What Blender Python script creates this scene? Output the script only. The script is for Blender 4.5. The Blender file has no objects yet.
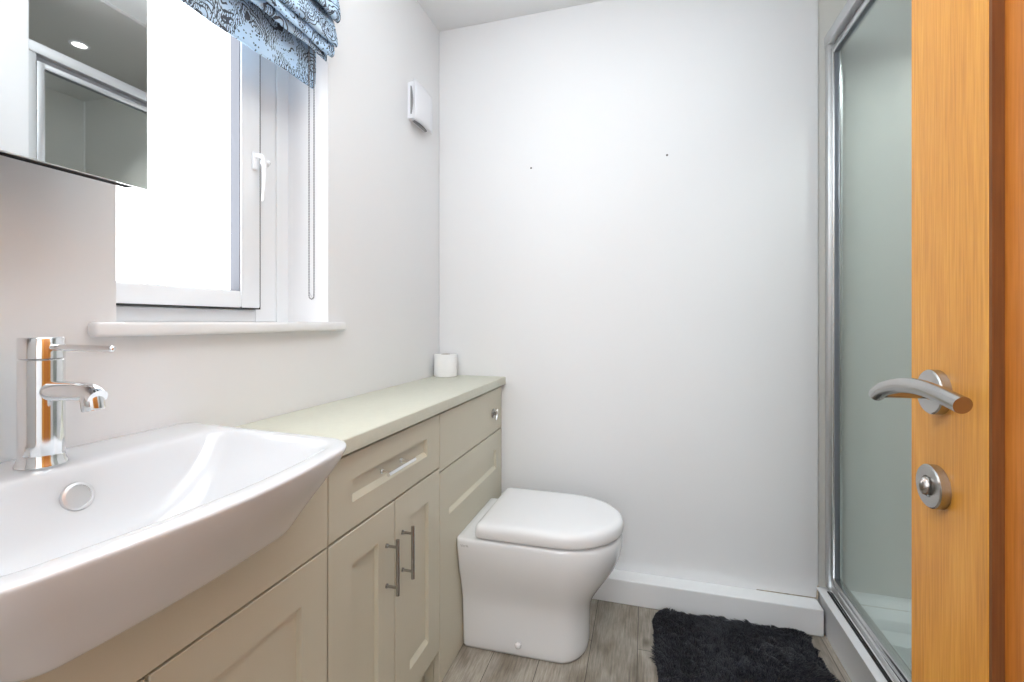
import bpy, bmesh, math, random
from mathutils import Vector, Matrix

sc = bpy.context.scene
C = sc.collection
PI = math.pi

# ------------------------------------------------------------------ camera
cd = bpy.data.cameras.new('camera')
cd.sensor_width = 36.0
cd.lens = 36.0 * 460 / 1024
cd.shift_y = -19 / 1024
cd.clip_start = 0.02
cam = bpy.data.objects.new('camera', cd)
C.objects.link(cam)
cam.location = (0, 0, 1.091)
cam.rotation_euler = (PI / 2, 0, math.radians(16.1))
sc.camera = cam

# ------------------------------------------------------------------ world, lights, exposure
w = bpy.data.worlds.new('world')
sc.world = w
w.use_nodes = True
w.node_tree.nodes['Background'].inputs[0].default_value = (0.9, 0.95, 1.0, 1)
w.node_tree.nodes['Background'].inputs[1].default_value = 1.0
sc.view_settings.view_transform = 'Standard'
sc.view_settings.look = 'None'
sc.view_settings.gamma = 1
sc.view_settings.use_curve_mapping = False
sc.view_settings.exposure = 0.0
sc.cycles.use_denoising = True
sc.cycles.max_bounces = 10
sc.cycles.diffuse_bounces = 7
sc.cycles.glossy_bounces = 6
sc.cycles.transmission_bounces = 8
sc.cycles.caustics_reflective = False
sc.cycles.caustics_refractive = False
sc.cycles.sample_clamp_indirect = 4.0

L_ROOM, L_HALL, L_SHOWER, L_PANE, L_HALLFILL, L_FLASH = 4.5, 10.0, 28.0, 4.5, 3.0, 78.0


def area(name, loc, size, power, col=(1, 1, 1), rot=(0, 0, 0), shape='DISK', sy=None):
    l = bpy.data.lights.new(name, 'AREA')
    l.shape = shape
    l.size = size
    if sy:
        l.size_y = sy
    l.energy = power
    l.color = col
    o = bpy.data.objects.new(name, l)
    o.location = loc
    o.rotation_euler = rot
    C.objects.link(o)
    return o


pl = bpy.data.lights.new('room_fill_light', 'POINT')  # added fill lamp, unseen, evens out the light in the room
pl.energy = L_ROOM
pl.shadow_soft_size = 0.10
pl.color = (0.91, 0.965, 1.0)
po_ = bpy.data.objects.new('room_fill_light', pl)
po_.location = (-0.08, 0.80, 2.16)
C.objects.link(po_)
# the photographer's flash, bounced off the ceiling
sl = bpy.data.lights.new('bounced_flash_light', 'SPOT')
sl.energy = L_FLASH * 4
sl.spot_size = math.radians(98)
sl.spot_blend = 0.8
sl.shadow_soft_size = 0.06
sl.color = (0.89, 0.96, 1.0)
so_ = bpy.data.objects.new('bounced_flash_light', sl)
so_.location = (-0.20, 0.12, 1.32)
so_.rotation_euler = (math.radians(180 - 12), 0, 0)
C.objects.link(so_)
area('hall_front_fill_light', (-0.05, -1.70, 1.35), 0.9, L_HALLFILL, (0.91, 0.965, 1.0), (PI / 2, 0, 0), 'RECTANGLE', 1.3)  # added frontal fill through the doorway, set at an invented window
area('hall_top_fill_light', (0.0, -0.85, 2.325), 0.4, L_HALL, (0.91, 0.965, 1.0))  # added fill lamp in the unseen hall, lifts the lower back wall
ds = bpy.data.lights.new('shower_downlight_light', 'SPOT')
ds.energy = L_SHOWER
ds.spot_size = math.radians(110)
ds.spot_blend = 0.6
ds.shadow_soft_size = 0.04
ds.color = (0.96, 0.985, 1.0)
do_ = bpy.data.objects.new('shower_downlight_light', ds)
do_.location = (1.03, 1.506, 2.375)
C.objects.link(do_)

# ------------------------------------------------------------------ materials


def srgb(r, g, b):
    f = lambda v: (v / 255 / 12.92) if v / 255 <= 0.04045 else ((v / 255 + 0.055) / 1.055) ** 2.4
    return (f(r), f(g), f(b), 1)


def mat(name, col, rough=0.5, metal=0.0, spec=0.5, coat=0.0, bump=None, var=None):
    m = bpy.data.materials.new(name)
    m.use_nodes = True
    nt = m.node_tree
    b = nt.nodes['Principled BSDF']
    b.inputs['Base Color'].default_value = col
    b.inputs['Roughness'].default_value = rough
    b.inputs['Metallic'].default_value = metal
    b.inputs['Specular IOR Level'].default_value = spec
    b.inputs['Coat Weight'].default_value = coat
    tc = nt.nodes.new('ShaderNodeTexCoord')
    if var:
        n = nt.nodes.new('ShaderNodeTexNoise')
        n.inputs['Scale'].default_value = var[0]
        nt.links.new(tc.outputs['Object'], n.inputs['Vector'])
        r = nt.nodes.new('ShaderNodeValToRGB')
        r.color_ramp.elements[0].position = 0.3
        r.color_ramp.elements[1].position = 0.7
        r.color_ramp.elements[0].color = tuple(c * (1 - var[1]) for c in col[:3]) + (1,)
        r.color_ramp.elements[1].color = tuple(min(1, c * (1 + var[1])) for c in col[:3]) + (1,)
        nt.links.new(n.outputs['Fac'], r.inputs['Fac'])
        nt.links.new(r.outputs['Color'], b.inputs['Base Color'])
    if bump:
        n = nt.nodes.new('ShaderNodeTexNoise')
        n.inputs['Scale'].default_value = bump[0]
        n.inputs['Detail'].default_value = 4
        nt.links.new(tc.outputs['Object'], n.inputs['Vector'])
        bp = nt.nodes.new('ShaderNodeBump')
        bp.inputs['Strength'].default_value = bump[1]
        bp.inputs['Distance'].default_value = bump[2]
        nt.links.new(n.outputs['Fac'], bp.inputs['Height'])
        nt.links.new(bp.outputs['Normal'], b.inputs['Normal'])
    return m


M = {}
M['wall'] = mat('wall_paint', (0.785, 0.79, 0.80, 1), 0.55, spec=0.3, bump=(220, 0.05, 0.002), var=(1.5, 0.012))
M['ceiling'] = mat('ceiling_paint', (0.78, 0.785, 0.79, 1), 0.8, spec=0.2, bump=(200, 0.04, 0.002))
M['trim'] = mat('white_gloss_trim', (0.83, 0.838, 0.85, 1), 0.3, spec=0.5, var=(3, 0.02))
M['upvc'] = mat('white_window_plastic', (0.80, 0.82, 0.84, 1), 0.28, spec=0.5)
M['gasket'] = mat('grey_gasket', (0.16, 0.17, 0.20, 1), 0.5)
M['darkgap'] = mat('dark_gap', (0.03, 0.03, 0.03, 1), 0.8)
M['ceramic'] = mat('white_ceramic', (0.77, 0.785, 0.805, 1), 0.12, spec=0.5, coat=0.6)
M['ceramic'].node_tree.nodes['Principled BSDF'].inputs['Coat Roughness'].default_value = 0.04
M['basin_ceramic'] = mat('basin_ceramic', (0.67, 0.685, 0.71, 1), 0.10, spec=0.5, coat=0.4)
M['basin_ceramic'].node_tree.nodes['Principled BSDF'].inputs['Coat Roughness'].default_value = 0.03
M['lid'] = mat('white_seat_plastic', (0.78, 0.785, 0.80, 1), 0.2, spec=0.5)
M['cab'] = mat('greige_cabinet_paint', (0.55, 0.515, 0.41, 1), 0.38, spec=0.4, var=(4, 0.015), bump=(60, 0.04, 0.001))
M['carcass'] = mat('gap_dark_carcass', (0.06, 0.052, 0.04, 1), 0.5)  # near-black colour puts the shade into the gaps between the fronts
M['worktop'] = mat('sage_worktop', (0.56, 0.555, 0.465, 1), 0.42, spec=0.4, var=(60, 0.02))
M['chrome'] = mat('chrome', (0.80, 0.81, 0.82, 1), 0.07, 1.0)
M['alu'] = mat('polished_aluminium', (0.74, 0.75, 0.76, 1), 0.24, 1.0)
M['satin'] = mat('satin_aluminium', (0.68, 0.69, 0.695, 1), 0.4, 0.8)
M['steel'] = mat('brushed_steel', (0.46, 0.45, 0.435, 1), 0.26, 1.0)
M['steelcap'] = mat('worn_chrome_cap', (0.74, 0.745, 0.76, 1), 0.38, 0.85)
M['gunmetal'] = mat('dark_polished_steel', (0.40, 0.385, 0.37, 1), 0.2, 1.0)
M['mirror'] = mat('mirror_glass', (0.86, 0.87, 0.87, 1), 0.015, 1.0)
M['mirror_frame'] = mat('dark_mirror_frame', (0.02, 0.02, 0.022, 1), 0.8, spec=0.1)
M['mirror_edge'] = mat('polished_mirror_edge', (0.75, 0.79, 0.78, 1), 0.1, 0.6)
M['plastic'] = mat('white_plastic', (0.80, 0.81, 0.85, 1), 0.35)
M['grille'] = mat('grey_grille', (0.22, 0.22, 0.225, 1), 0.5)
M['paper'] = mat('tissue_paper', (0.84, 0.84, 0.84, 1), 0.9, spec=0.1, bump=(300, 0.2, 0.002))
M['cardboard'] = mat('cardboard_core', (0.28, 0.23, 0.18, 1), 0.9)
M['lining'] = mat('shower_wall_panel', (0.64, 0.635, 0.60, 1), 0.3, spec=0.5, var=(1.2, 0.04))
M['shower_ceiling'] = mat('shaded_shower_ceiling', (0.58, 0.575, 0.56, 1), 0.35)  # the dimness over the shower is put into this grey
M['sealant'] = mat('white_sealant', (0.80, 0.80, 0.78, 1), 0.4)
M['grime'] = mat('stained_sealant', (0.34, 0.29, 0.22, 1), 0.6, var=(60, 0.5))
M['mark'] = mat('grey_print', (0.35, 0.35, 0.36, 1), 0.6)
M['hole'] = mat('nail_hole', (0.10, 0.09, 0.09, 1), 0.9)
M['chain'] = mat('plastic_chain', (0.20, 0.20, 0.21, 1), 0.35)


def emit(name, col, s):
    m = bpy.data.materials.new(name)
    m.use_nodes = True
    nt = m.node_tree
    nt.nodes.clear()
    e = nt.nodes.new('ShaderNodeEmission')
    o = nt.nodes.new('ShaderNodeOutputMaterial')
    e.inputs[0].default_value = col
    e.inputs[1].default_value = s
    nt.links.new(e.outputs[0], o.inputs[0])
    return m


M['lamp'] = emit('lamp_diffuser', (1, 0.98, 0.95, 1), 4.0)
# frosted pane lit evenly by the daylight behind it
M['pane'] = emit('daylit_frosted_glass', (0.96, 0.975, 1.0, 1), L_PANE)

# clear glass with cheap transparent shadows by its own colour (thin sheet)
g = bpy.data.materials.new('shower_glass')
g.use_nodes = True
nt = g.node_tree
nt.nodes.clear()
o_ = nt.nodes.new('ShaderNodeOutputMaterial')
mx = nt.nodes.new('ShaderNodeMixShader')
tr = nt.nodes.new('ShaderNodeBsdfTransparent')
gl = nt.nodes.new('ShaderNodeBsdfGlossy')
fr = nt.nodes.new('ShaderNodeFresnel')
fr.inputs['IOR'].default_value = 1.5
lw = nt.nodes.new('ShaderNodeLayerWeight')     # longer path through the green-tinted pane at a slant
lw.inputs['Blend'].default_value = 0.5
tm = nt.nodes.new('ShaderNodeMix')
tm.data_type = 'RGBA'
tm.inputs[6].default_value = (0.97, 0.972, 0.968, 1)
tm.inputs[7].default_value = (0.88, 0.95, 0.92, 1)
nt.links.new(lw.outputs['Facing'], tm.inputs[0])
nt.links.new(tm.outputs[2], tr.inputs[0])
gl.inputs[0].default_value = (0.95, 0.97, 0.97, 1)
gl.inputs['Roughness'].default_value = 0.02
ge = nt.nodes.new('ShaderNodeNewGeometry')
mr_ = nt.nodes.new('ShaderNodeMapRange')
mr_.inputs['To Min'].default_value = 1.5
mr_.inputs['To Max'].default_value = 1 / 1.5
nt.links.new(ge.outputs['Backfacing'], mr_.inputs['Value'])
nt.links.new(mr_.outputs['Result'], fr.inputs['IOR'])
nt.links.new(fr.outputs[0], mx.inputs[0])
nt.links.new(tr.outputs[0], mx.inputs[1])
nt.links.new(gl.outputs[0], mx.inputs[2])
nt.links.new(mx.outputs[0], o_.inputs[0])
M['glass'] = g


def wood(name, c_dark, c_mid, c_light, rough):
    m = bpy.data.materials.new(name)
    m.use_nodes = True
    nt = m.node_tree
    b = nt.nodes['Principled BSDF']
    b.inputs['Roughness'].default_value = rough
    tc = nt.nodes.new('ShaderNodeTexCoord')
    mp = nt.nodes.new('ShaderNodeMapping')
    mp.inputs['Scale'].default_value = (1, 1, 0.035)
    n1 = nt.nodes.new('ShaderNodeTexNoise')
    n1.inputs['Scale'].default_value = 330
    n1.inputs['Detail'].default_value = 5
    mp2 = nt.nodes.new('ShaderNodeMapping')
    mp2.inputs['Scale'].default_value = (1, 1, 0.12)
    n2 = nt.nodes.new('ShaderNodeTexNoise')
    n2.inputs['Scale'].default_value = 14
    n2.inputs['Distortion'].default_value = 1.5
    mix = nt.nodes.new('ShaderNodeMath')
    mix.operation = 'MULTIPLY_ADD'
    mix.inputs[1].default_value = 0.6
    m2 = nt.nodes.new('ShaderNodeMath')
    m2.operation = 'MULTIPLY'
    m2.inputs[1].default_value = 0.4
    r = nt.nodes.new('ShaderNodeValToRGB')
    e = r.color_ramp.elements
    e[0].position = 0.35
    e[0].color = c_dark
    e[1].position = 0.66
    e[1].color = c_light
    k = e.new(0.5)
    k.color = c_mid
    nt.links.new(tc.outputs['Object'], mp.inputs[0])
    nt.links.new(tc.outputs['Object'], mp2.inputs[0])
    nt.links.new(mp.outputs[0], n1.inputs['Vector'])
    nt.links.new(mp2.outputs[0], n2.inputs['Vector'])
    nt.links.new(n2.outputs['Fac'], m2.inputs[0])
    nt.links.new(n1.outputs['Fac'], mix.inputs[0])
    nt.links.new(m2.outputs[0], mix.inputs[2])
    nt.links.new(mix.outputs[0], r.inputs[0])
    nt.links.new(r.outputs[0], b.inputs['Base Color'])
    bp = nt.nodes.new('ShaderNodeBump')
    bp.inputs['Strength'].default_value = 0.08
    bp.inputs['Distance'].default_value = 0.002
    nt.links.new(n1.outputs['Fac'], bp.inputs['Height'])
    nt.links.new(bp.outputs[0], b.inputs['Normal'])
    return m


M['oak_dark'] = wood('dark_brown_strip', (0.12, 0.035, 0.004, 1), (0.16, 0.05, 0.006, 1), (0.20, 0.065, 0.01, 1), 0.85)
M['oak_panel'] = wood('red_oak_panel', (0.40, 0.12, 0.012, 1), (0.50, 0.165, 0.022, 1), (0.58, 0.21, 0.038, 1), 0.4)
M['oak'] = wood('orange_oak', (0.50, 0.195, 0.015, 1), (0.61, 0.262, 0.028, 1), (0.70, 0.33, 0.05, 1), 0.38)

# plank floor: planks run along Y
fm = bpy.data.materials.new('grey_wood_planks')
fm.use_nodes = True
nt = fm.node_tree
b = nt.nodes['Principled BSDF']
b.inputs['Roughness'].default_value = 0.42
tc = nt.nodes.new('ShaderNodeTexCoord')
mp = nt.nodes.new('ShaderNodeMapping')
mp.inputs['Rotation'].default_value = (0, 0, PI / 2)
mp.inputs['Location'].default_value = (0.33, 0.023, 0)
br = nt.nodes.new('ShaderNodeTexBrick')
br.offset = 0.37
br.inputs['Scale'].default_value = 1.0
br.inputs['Brick Width'].default_value = 0.92
br.inputs['Row Height'].default_value = 0.152
br.inputs['Mortar Size'].default_value = 0.0011
br.inputs['Mortar Smooth'].default_value = 0.2
br.inputs['Bias'].default_value = 0.0
br.inputs['Color1'].default_value = (0.30, 0.268, 0.228, 1)
br.inputs['Color2'].default_value = (0.39, 0.352, 0.305, 1)
br.inputs['Mortar'].default_value = (0.06, 0.05, 0.04, 1)
mg = nt.nodes.new('ShaderNodeMapping')
mg.inputs['Scale'].default_value = (1, 0.07, 1)
n1 = nt.nodes.new('ShaderNodeTexNoise')
n1.inputs['Scale'].default_value = 170
n1.inputs['Detail'].default_value = 6
n1.inputs['Roughness'].default_value = 0.7
r1 = nt.nodes.new('ShaderNodeValToRGB')
r1.color_ramp.elements[0].position = 0.32
r1.color_ramp.elements[0].color = (0.62, 0.60, 0.57, 1)
r1.color_ramp.elements[1].position = 0.68
r1.color_ramp.elements[1].color = (1.25, 1.24, 1.22, 1)
mg2 = nt.nodes.new('ShaderNodeMapping')
mg2.inputs['Scale'].default_value = (1, 0.45, 1)
n2 = nt.nodes.new('ShaderNodeTexNoise')
n2.inputs['Scale'].default_value = 13
n2.inputs['Detail'].default_value = 3
r2 = nt.nodes.new('ShaderNodeValToRGB')
r2.color_ramp.elements[0].position = 0.28
r2.color_ramp.elements[0].color = (0.52, 0.48, 0.43, 1)
r2.color_ramp.elements[1].position = 0.55
r2.color_ramp.elements[1].color = (1, 1, 1, 1)
mul = nt.nodes.new('ShaderNodeMix')
mul.data_type = 'RGBA'
mul.blend_type = 'MULTIPLY'
mul.inputs[0].default_value = 1
mul2 = nt.nodes.new('ShaderNodeMix')
mul2.data_type = 'RGBA'
mul2.blend_type = 'MULTIPLY'
mul2.inputs[0].default_value = 1
Lk = nt.links.new
Lk(tc.outputs['Object'], mp.inputs[0])
Lk(mp.outputs[0], br.inputs['Vector'])
Lk(tc.outputs['Object'], mg.inputs[0])
Lk(mg.outputs[0], n1.inputs['Vector'])
Lk(n1.outputs['Fac'], r1.inputs[0])
Lk(tc.outputs['Object'], mg2.inputs[0])
Lk(mg2.outputs[0], n2.inputs['Vector'])
Lk(n2.outputs['Fac'], r2.inputs[0])
Lk(br.outputs['Color'], mul.inputs[6])
Lk(r1.outputs[0], mul.inputs[7])
Lk(mul.outputs[2], mul2.inputs[6])
Lk(r2.outputs[0], mul2.inputs[7])
vk = nt.nodes.new('ShaderNodeTexVoronoi')      # knots
vk.inputs['Scale'].default_value = 5.5
mk_ = nt.nodes.new('ShaderNodeMapping')
mk_.inputs['Scale'].default_value = (1.0, 0.62, 1)
mk_.inputs['Location'].default_value = (0.13, 0.05, 0)
Lk(tc.outputs['Object'], mk_.inputs[0])
Lk(mk_.outputs[0], vk.inputs['Vector'])
rk = nt.nodes.new('ShaderNodeValToRGB')
rk.color_ramp.elements[0].position = 0.02
rk.color_ramp.elements[0].color = (0.35, 0.31, 0.27, 1)
rk.color_ramp.elements[1].position = 0.11
rk.color_ramp.elements[1].color = (1, 1, 1, 1)
Lk(vk.outputs['Distance'], rk.inputs[0])
mul3 = nt.nodes.new('ShaderNodeMix')
mul3.data_type = 'RGBA'
mul3.blend_type = 'MULTIPLY'
mul3.inputs[0].default_value = 1
Lk(mul2.outputs[2], mul3.inputs[6])
Lk(rk.outputs[0], mul3.inputs[7])
Lk(mul3.outputs[2], b.inputs['Base Color'])
M['floor'] = fm

# blind fabric: pale blue with black ink flowers, leaves and dots (UV = metres along the cloth)
bm_ = bpy.data.materials.new('blue_floral_fabric')
bm_.use_nodes = True
nt = bm_.node_tree
b = nt.nodes['Principled BSDF']
b.inputs['Roughness'].default_value = 0.85
b.inputs['Specular IOR Level'].default_value = 0.15
Lk = nt.links.new
uv = nt.nodes.new('ShaderNodeUVMap')
uv.uv_map = 'UVMap'


def math_n(op, a=None, b_=None, va=None, vb=None, clamp=False):
    n = nt.nodes.new('ShaderNodeMath')
    n.operation = op
    n.use_clamp = clamp
    if a is not None:
        Lk(a, n.inputs[0])
    if b_ is not None:
        Lk(b_, n.inputs[1])
    if va is not None:
        n.inputs[0].default_value = va
    if vb is not None:
        n.inputs[1].default_value = vb
    return n.outputs[0]


# flower petals: rings around voronoi cells
ns = nt.nodes.new('ShaderNodeTexNoise')
ns.inputs['Scale'].default_value = 22
Lk(uv.outputs[0], ns.inputs['Vector'])
vm = nt.nodes.new('ShaderNodeVectorMath')
vm.operation = 'SCALE'
vm.inputs['Scale'].default_value = 0.035
Lk(ns.outputs['Color'], vm.inputs[0])
va = nt.nodes.new('ShaderNodeVectorMath')
va.operation = 'ADD'
Lk(uv.outputs[0], va.inputs[0])
Lk(vm.outputs[0], va.inputs[1])
v1 = nt.nodes.new('ShaderNodeTexVoronoi')
v1.inputs['Scale'].default_value = 15
Lk(va.outputs[0], v1.inputs['Vector'])
rings = math_n('SINE', math_n('MULTIPLY', v1.outputs['Distance'], vb=46.0))
line1 = math_n('GREATER_THAN', rings, vb=0.55)
near = math_n('LESS_THAN', v1.outputs['Distance'], vb=0.62)
zone = nt.nodes.new('ShaderNodeTexNoise')
zone.inputs['Scale'].default_value = 9
Lk(uv.outputs[0], zone.inputs['Vector'])
zA = math_n('GREATER_THAN', zone.outputs['Fac'], vb=0.47)
petals = math_n('MULTIPLY', math_n('MULTIPLY', line1, near), zA)
# dots
v2 = nt.nodes.new('ShaderNodeTexVoronoi')
v2.inputs['Scale'].default_value = 130
Lk(uv.outputs[0], v2.inputs['Vector'])
dots = math_n('MULTIPLY', math_n('LESS_THAN', v2.outputs['Distance'], vb=0.30), math_n('SUBTRACT', va=1.0, b_=zA))
z2 = nt.nodes.new('ShaderNodeTexNoise')
z2.inputs['Scale'].default_value = 30
Lk(uv.outputs[0], z2.inputs['Vector'])
dots = math_n('MULTIPLY', dots, math_n('GREATER_THAN', z2.outputs['Fac'], vb=0.42))
# hatched leaves
wv = nt.nodes.new('ShaderNodeTexWave')
wv.inputs['Scale'].default_value = 55
wv.inputs['Distortion'].default_value = 9
wv.inputs['Detail'].default_value = 2
wv.inputs['Detail Scale'].default_value = 1.6
Lk(uv.outputs[0], wv.inputs['Vector'])
z3 = nt.nodes.new('ShaderNodeTexNoise')
z3.inputs['Scale'].default_value = 15
z3.inputs['Detail'].default_value = 3
mz = nt.nodes.new('ShaderNodeMapping')
mz.inputs['Location'].default_value = (3.1, 7.7, 0)
Lk(uv.outputs[0], mz.inputs[0])
Lk(mz.outputs[0], z3.inputs['Vector'])
hatch = math_n('MULTIPLY', math_n('GREATER_THAN', wv.outputs['Fac'], vb=0.66), math_n('GREATER_THAN', z3.outputs['Fac'], vb=0.49))
ink = math_n('MAXIMUM', math_n('MAXIMUM', petals, dots), hatch)
base = nt.nodes.new('ShaderNodeMix')
base.data_type = 'RGBA'
base.inputs[6].default_value = (0.38, 0.60, 0.86, 1)
base.inputs[7].default_value = (0.60, 0.70, 0.79, 1)
Lk(zone.outputs['Fac'], base.inputs[0])
mixk = nt.nodes.new('ShaderNodeMix')
mixk.data_type = 'RGBA'
mixk.inputs[7].default_value = (0.03, 0.03, 0.04, 1)
Lk(math_n('MULTIPLY', ink, vb=0.92), mixk.inputs[0])
Lk(base.outputs[2], mixk.inputs[6])
Lk(mixk.outputs[2], b.inputs['Base Color'])
M['fabric'] = bm_

rg = mat('charcoal_shaggy_pile', (0.0115, 0.012, 0.019, 1), 0.75, spec=0.25)
rg.node_tree.nodes['Principled BSDF'].inputs['Sheen Weight'].default_value = 0.12
rg.node_tree.nodes['Principled BSDF'].inputs['Sheen Roughness'].default_value = 0.45
M['rug'] = rg

# ------------------------------------------------------------------ mesh helpers


def obj(name, bm, m, parent=None, smooth=False, loc=None, sub=0):
    me = bpy.data.meshes.new(name)
    bmesh.ops.recalc_face_normals(bm, faces=bm.faces)
    bm.to_mesh(me)
    bm.free()
    me.materials.append(M[m] if isinstance(m, str) else m)
    o = bpy.data.objects.new(name, me)
    C.objects.link(o)
    if parent:
        o.parent = parent
        pw = parent
        off = Vector((0, 0, 0))
        while pw:
            off += pw.location
            pw = pw.parent
        o.location = -off
    if smooth:
        me.polygons.foreach_set('use_smooth', [True] * len(me.polygons))
    if smooth == 'auto':
        try:
            me.set_sharp_from_angle(angle=math.radians(38))
        except Exception:
            pass
    if sub:
        s = o.modifiers.new('sub', 'SUBSURF')
        s.levels = sub
        s.render_levels = sub
    return o


def thing(name, label, cat, loc, group=None):
    o = bpy.data.objects.new(name, None)
    o.empty_display_size = 0.05
    C.objects.link(o)
    o.location = loc
    return tag(o, label, cat, group)


def tag(o, label, cat, group=None):
    o['label'] = label
    o['category'] = cat
    if group:
        o['group'] = group
    return o


def struct(name, bm, m, parent=None, **k):
    o = obj(name, bm, m, parent, **k)
    if not parent:
        o['kind'] = 'structure'
    return o


def box(bm, x0, x1, y0, y1, z0, z1, bev=0.0, seg=2):
    r = bmesh.ops.create_cube(bm, size=1)
    for v in r['verts']:
        v.co = Vector(((x0 + x1) / 2 + v.co.x * (x1 - x0), (y0 + y1) / 2 + v.co.y * (y1 - y0), (z0 + z1) / 2 + v.co.z * (z1 - z0)))
    if bev > 0:
        es = list({e for v in r['verts'] for e in v.link_edges})
        bmesh.ops.bevel(bm, geom=es, offset=bev, segments=seg, affect='EDGES', profile=0.5)
    return bm


def B_(*a, **k):
    return box(bmesh.new(), *a, **k)


def cyl(bm, p0, p1, r0, r1=None, n=32, caps=True):
    p0, p1 = Vector(p0), Vector(p1)
    r1 = r0 if r1 is None else r1
    d = (p1 - p0)
    q = d.to_track_quat('Z', 'Y')
    a = [bm.verts.new(p0 + q @ Vector((r0 * math.cos(2 * PI * i / n), r0 * math.sin(2 * PI * i / n), 0))) for i in range(n)]
    b = [bm.verts.new(p1 + q @ Vector((r1 * math.cos(2 * PI * i / n), r1 * math.sin(2 * PI * i / n), 0))) for i in range(n)]
    for i in range(n):
        bm.faces.new((a[i], a[(i + 1) % n], b[(i + 1) % n], b[i]))
    if caps:
        bm.faces.new(list(reversed(a)))
        bm.faces.new(b)
    return bm


def lathe(bm, origin, axis, prof, n=40):
    """prof: list of (radius, distance along axis)."""
    q = Vector(axis).normalized().to_track_quat('Z', 'Y')
    origin = Vector(origin)
    rings = []
    for r, h in prof:
        if r < 1e-6:
            rings.append([bm.verts.new(origin + q @ Vector((0, 0, h)))])
        else:
            rings.append([bm.verts.new(origin + q @ Vector((r * math.cos(2 * PI * i / n), r * math.sin(2 * PI * i / n), h))) for i in range(n)])
    for A, Bq in zip(rings, rings[1:]):
        for i in range(n):
            j = (i + 1) % n
            if len(A) == 1 and len(Bq) == 1:
                continue
            if len(A) == 1:
                bm.faces.new((A[0], Bq[j], Bq[i]))
            elif len(Bq) == 1:
                bm.faces.new((A[i], A[j], Bq[0]))
            else:
                bm.faces.new((A[i], A[j], Bq[j], Bq[i]))
    return bm


def spline(pts, n=8):
    P = [Vector(p) for p in pts]
    out = []
    for i in range(len(P) - 1):
        p0 = P[max(i - 1, 0)]
        p1, p2 = P[i], P[i + 1]
        p3 = P[min(i + 2, len(P) - 1)]
        for k in range(n):
            t = k / n
            out.append(0.5 * ((2 * p1) + (-p0 + p2) * t + (2 * p0 - 5 * p1 + 4 * p2 - p3) * t * t + (-p0 + 3 * p1 - 3 * p2 + p3) * t ** 3))
    out.append(P[-1])
    return out


def tube(bm, pts, r, n=24, caps=True, up=(0, 0, 1), rs=None):
    pts = [Vector(p) for p in pts]
    rings = []
    up = Vector(up)
    for i, p in enumerate(pts):
        t = (pts[min(i + 1, len(pts) - 1)] - pts[max(i - 1, 0)]).normalized()
        s = t.cross(up)
        if s.length < 1e-4:
            s = t.cross(Vector((0, 1, 0)))
        s.normalize()
        u = s.cross(t)
        rr = rs[i] if rs else r
        rings.append([bm.verts.new(p + s * rr * math.cos(2 * PI * k / n) + u * rr * math.sin(2 * PI * k / n)) for k in range(n)])
    for a, b in zip(rings, rings[1:]):
        for k in range(n):
            bm.faces.new((a[k], a[(k + 1) % n], b[(k + 1) % n], b[k]))
    if caps:
        bm.faces.new(rings[0])
        bm.faces.new(list(reversed(rings[-1])))
    return bm


def prism_x(bm, poly, x0, x1):
    """poly in (y,z) extruded from x0 to x1"""
    a = [bm.verts.new((x0, y, z)) for y, z in poly]
    b = [bm.verts.new((x1, y, z)) for y, z in poly]
    n = len(poly)
    for i in range(n):
        bm.faces.new((a[i], a[(i + 1) % n], b[(i + 1) % n], b[i]))
    bm.faces.new(a)
    bm.faces.new(list(reversed(b)))
    return bm


def prism_z(bm, poly, z0, z1, bev=0.0):
    a = [bm.verts.new((x, y, z0)) for x, y in poly]
    b = [bm.verts.new((x, y, z1)) for x, y in poly]
    n = len(poly)
    for i in range(n):
        bm.faces.new((a[i], a[(i + 1) % n], b[(i + 1) % n], b[i]))
    bm.faces.new(list(reversed(a)))
    t = bm.faces.new(b)
    if bev:
        bmesh.ops.bevel(bm, geom=list(t.edges), offset=bev, segments=3, affect='EDGES', profile=0.5)
    return bm


def outline(xb, xf, hb, hf, rb, rfx, rfy, bow, z, yc, na=5, ne=4):
    """rounded outline: back edge at xb, front edge at xf (bowed by `bow`), half widths hb/hf"""
    pts = []

    def arc(cx, cy, rx, ry, a0, a1):
        for i in range(na + 1):
            a = a0 + (a1 - a0) * i / na
            pts.append([cx + rx * math.cos(a), cy + ry * math.sin(a)])

    def edge(p, q, b=0.0):
        for i in range(1, ne):
            t = i / ne
            pts.append([p[0] + (q[0] - p[0]) * t + b * math.sin(PI * t), p[1] + (q[1] - p[1]) * t])
    arc(xf - rfx, -hf + rfy, rfx, rfy, -PI / 2, 0)
    edge((xf, -hf + rfy), (xf, hf - rfy), bow)
    arc(xf - rfx, hf - rfy, rfx, rfy, 0, PI / 2)
    edge((xf - rfx, hf), (xb + rb, hb))
    arc(xb + rb, hb - rb, rb, rb, PI / 2, PI)
    edge((xb, hb - rb), (xb, -hb + rb))
    arc(xb + rb, -hb + rb, rb, rb, PI, 1.5 * PI)
    edge((xb + rb, -hb), (xf - rfx, -hf))
    return [Vector((x, y + yc, z)) for x, y in pts]


def loft(bm, rings, cap0=True, cap1=True):
    R = [[bm.verts.new(p) for p in r] for r in rings]
    n = len(R[0])
    for a, b in zip(R, R[1:]):
        for i in range(n):
            bm.faces.new((a[i], a[(i + 1) % n], b[(i + 1) % n], b[i]))

    def cap(r):
        c = Vector((0, 0, 0))
        for v in r:
            c += v.co
        c /= n
        mid = [bm.verts.new(c + (v.co - c) * 0.5) for v in r]
        cv = bm.verts.new(c)
        for i in range(n):
            j = (i + 1) % n
            bm.faces.new((r[i], r[j], mid[j], mid[i]))
            bm.faces.new((mid[i], mid[j], cv))
    if cap0:
        cap(R[0])
    if cap1:
        cap(R[-1])
    return bm


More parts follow.
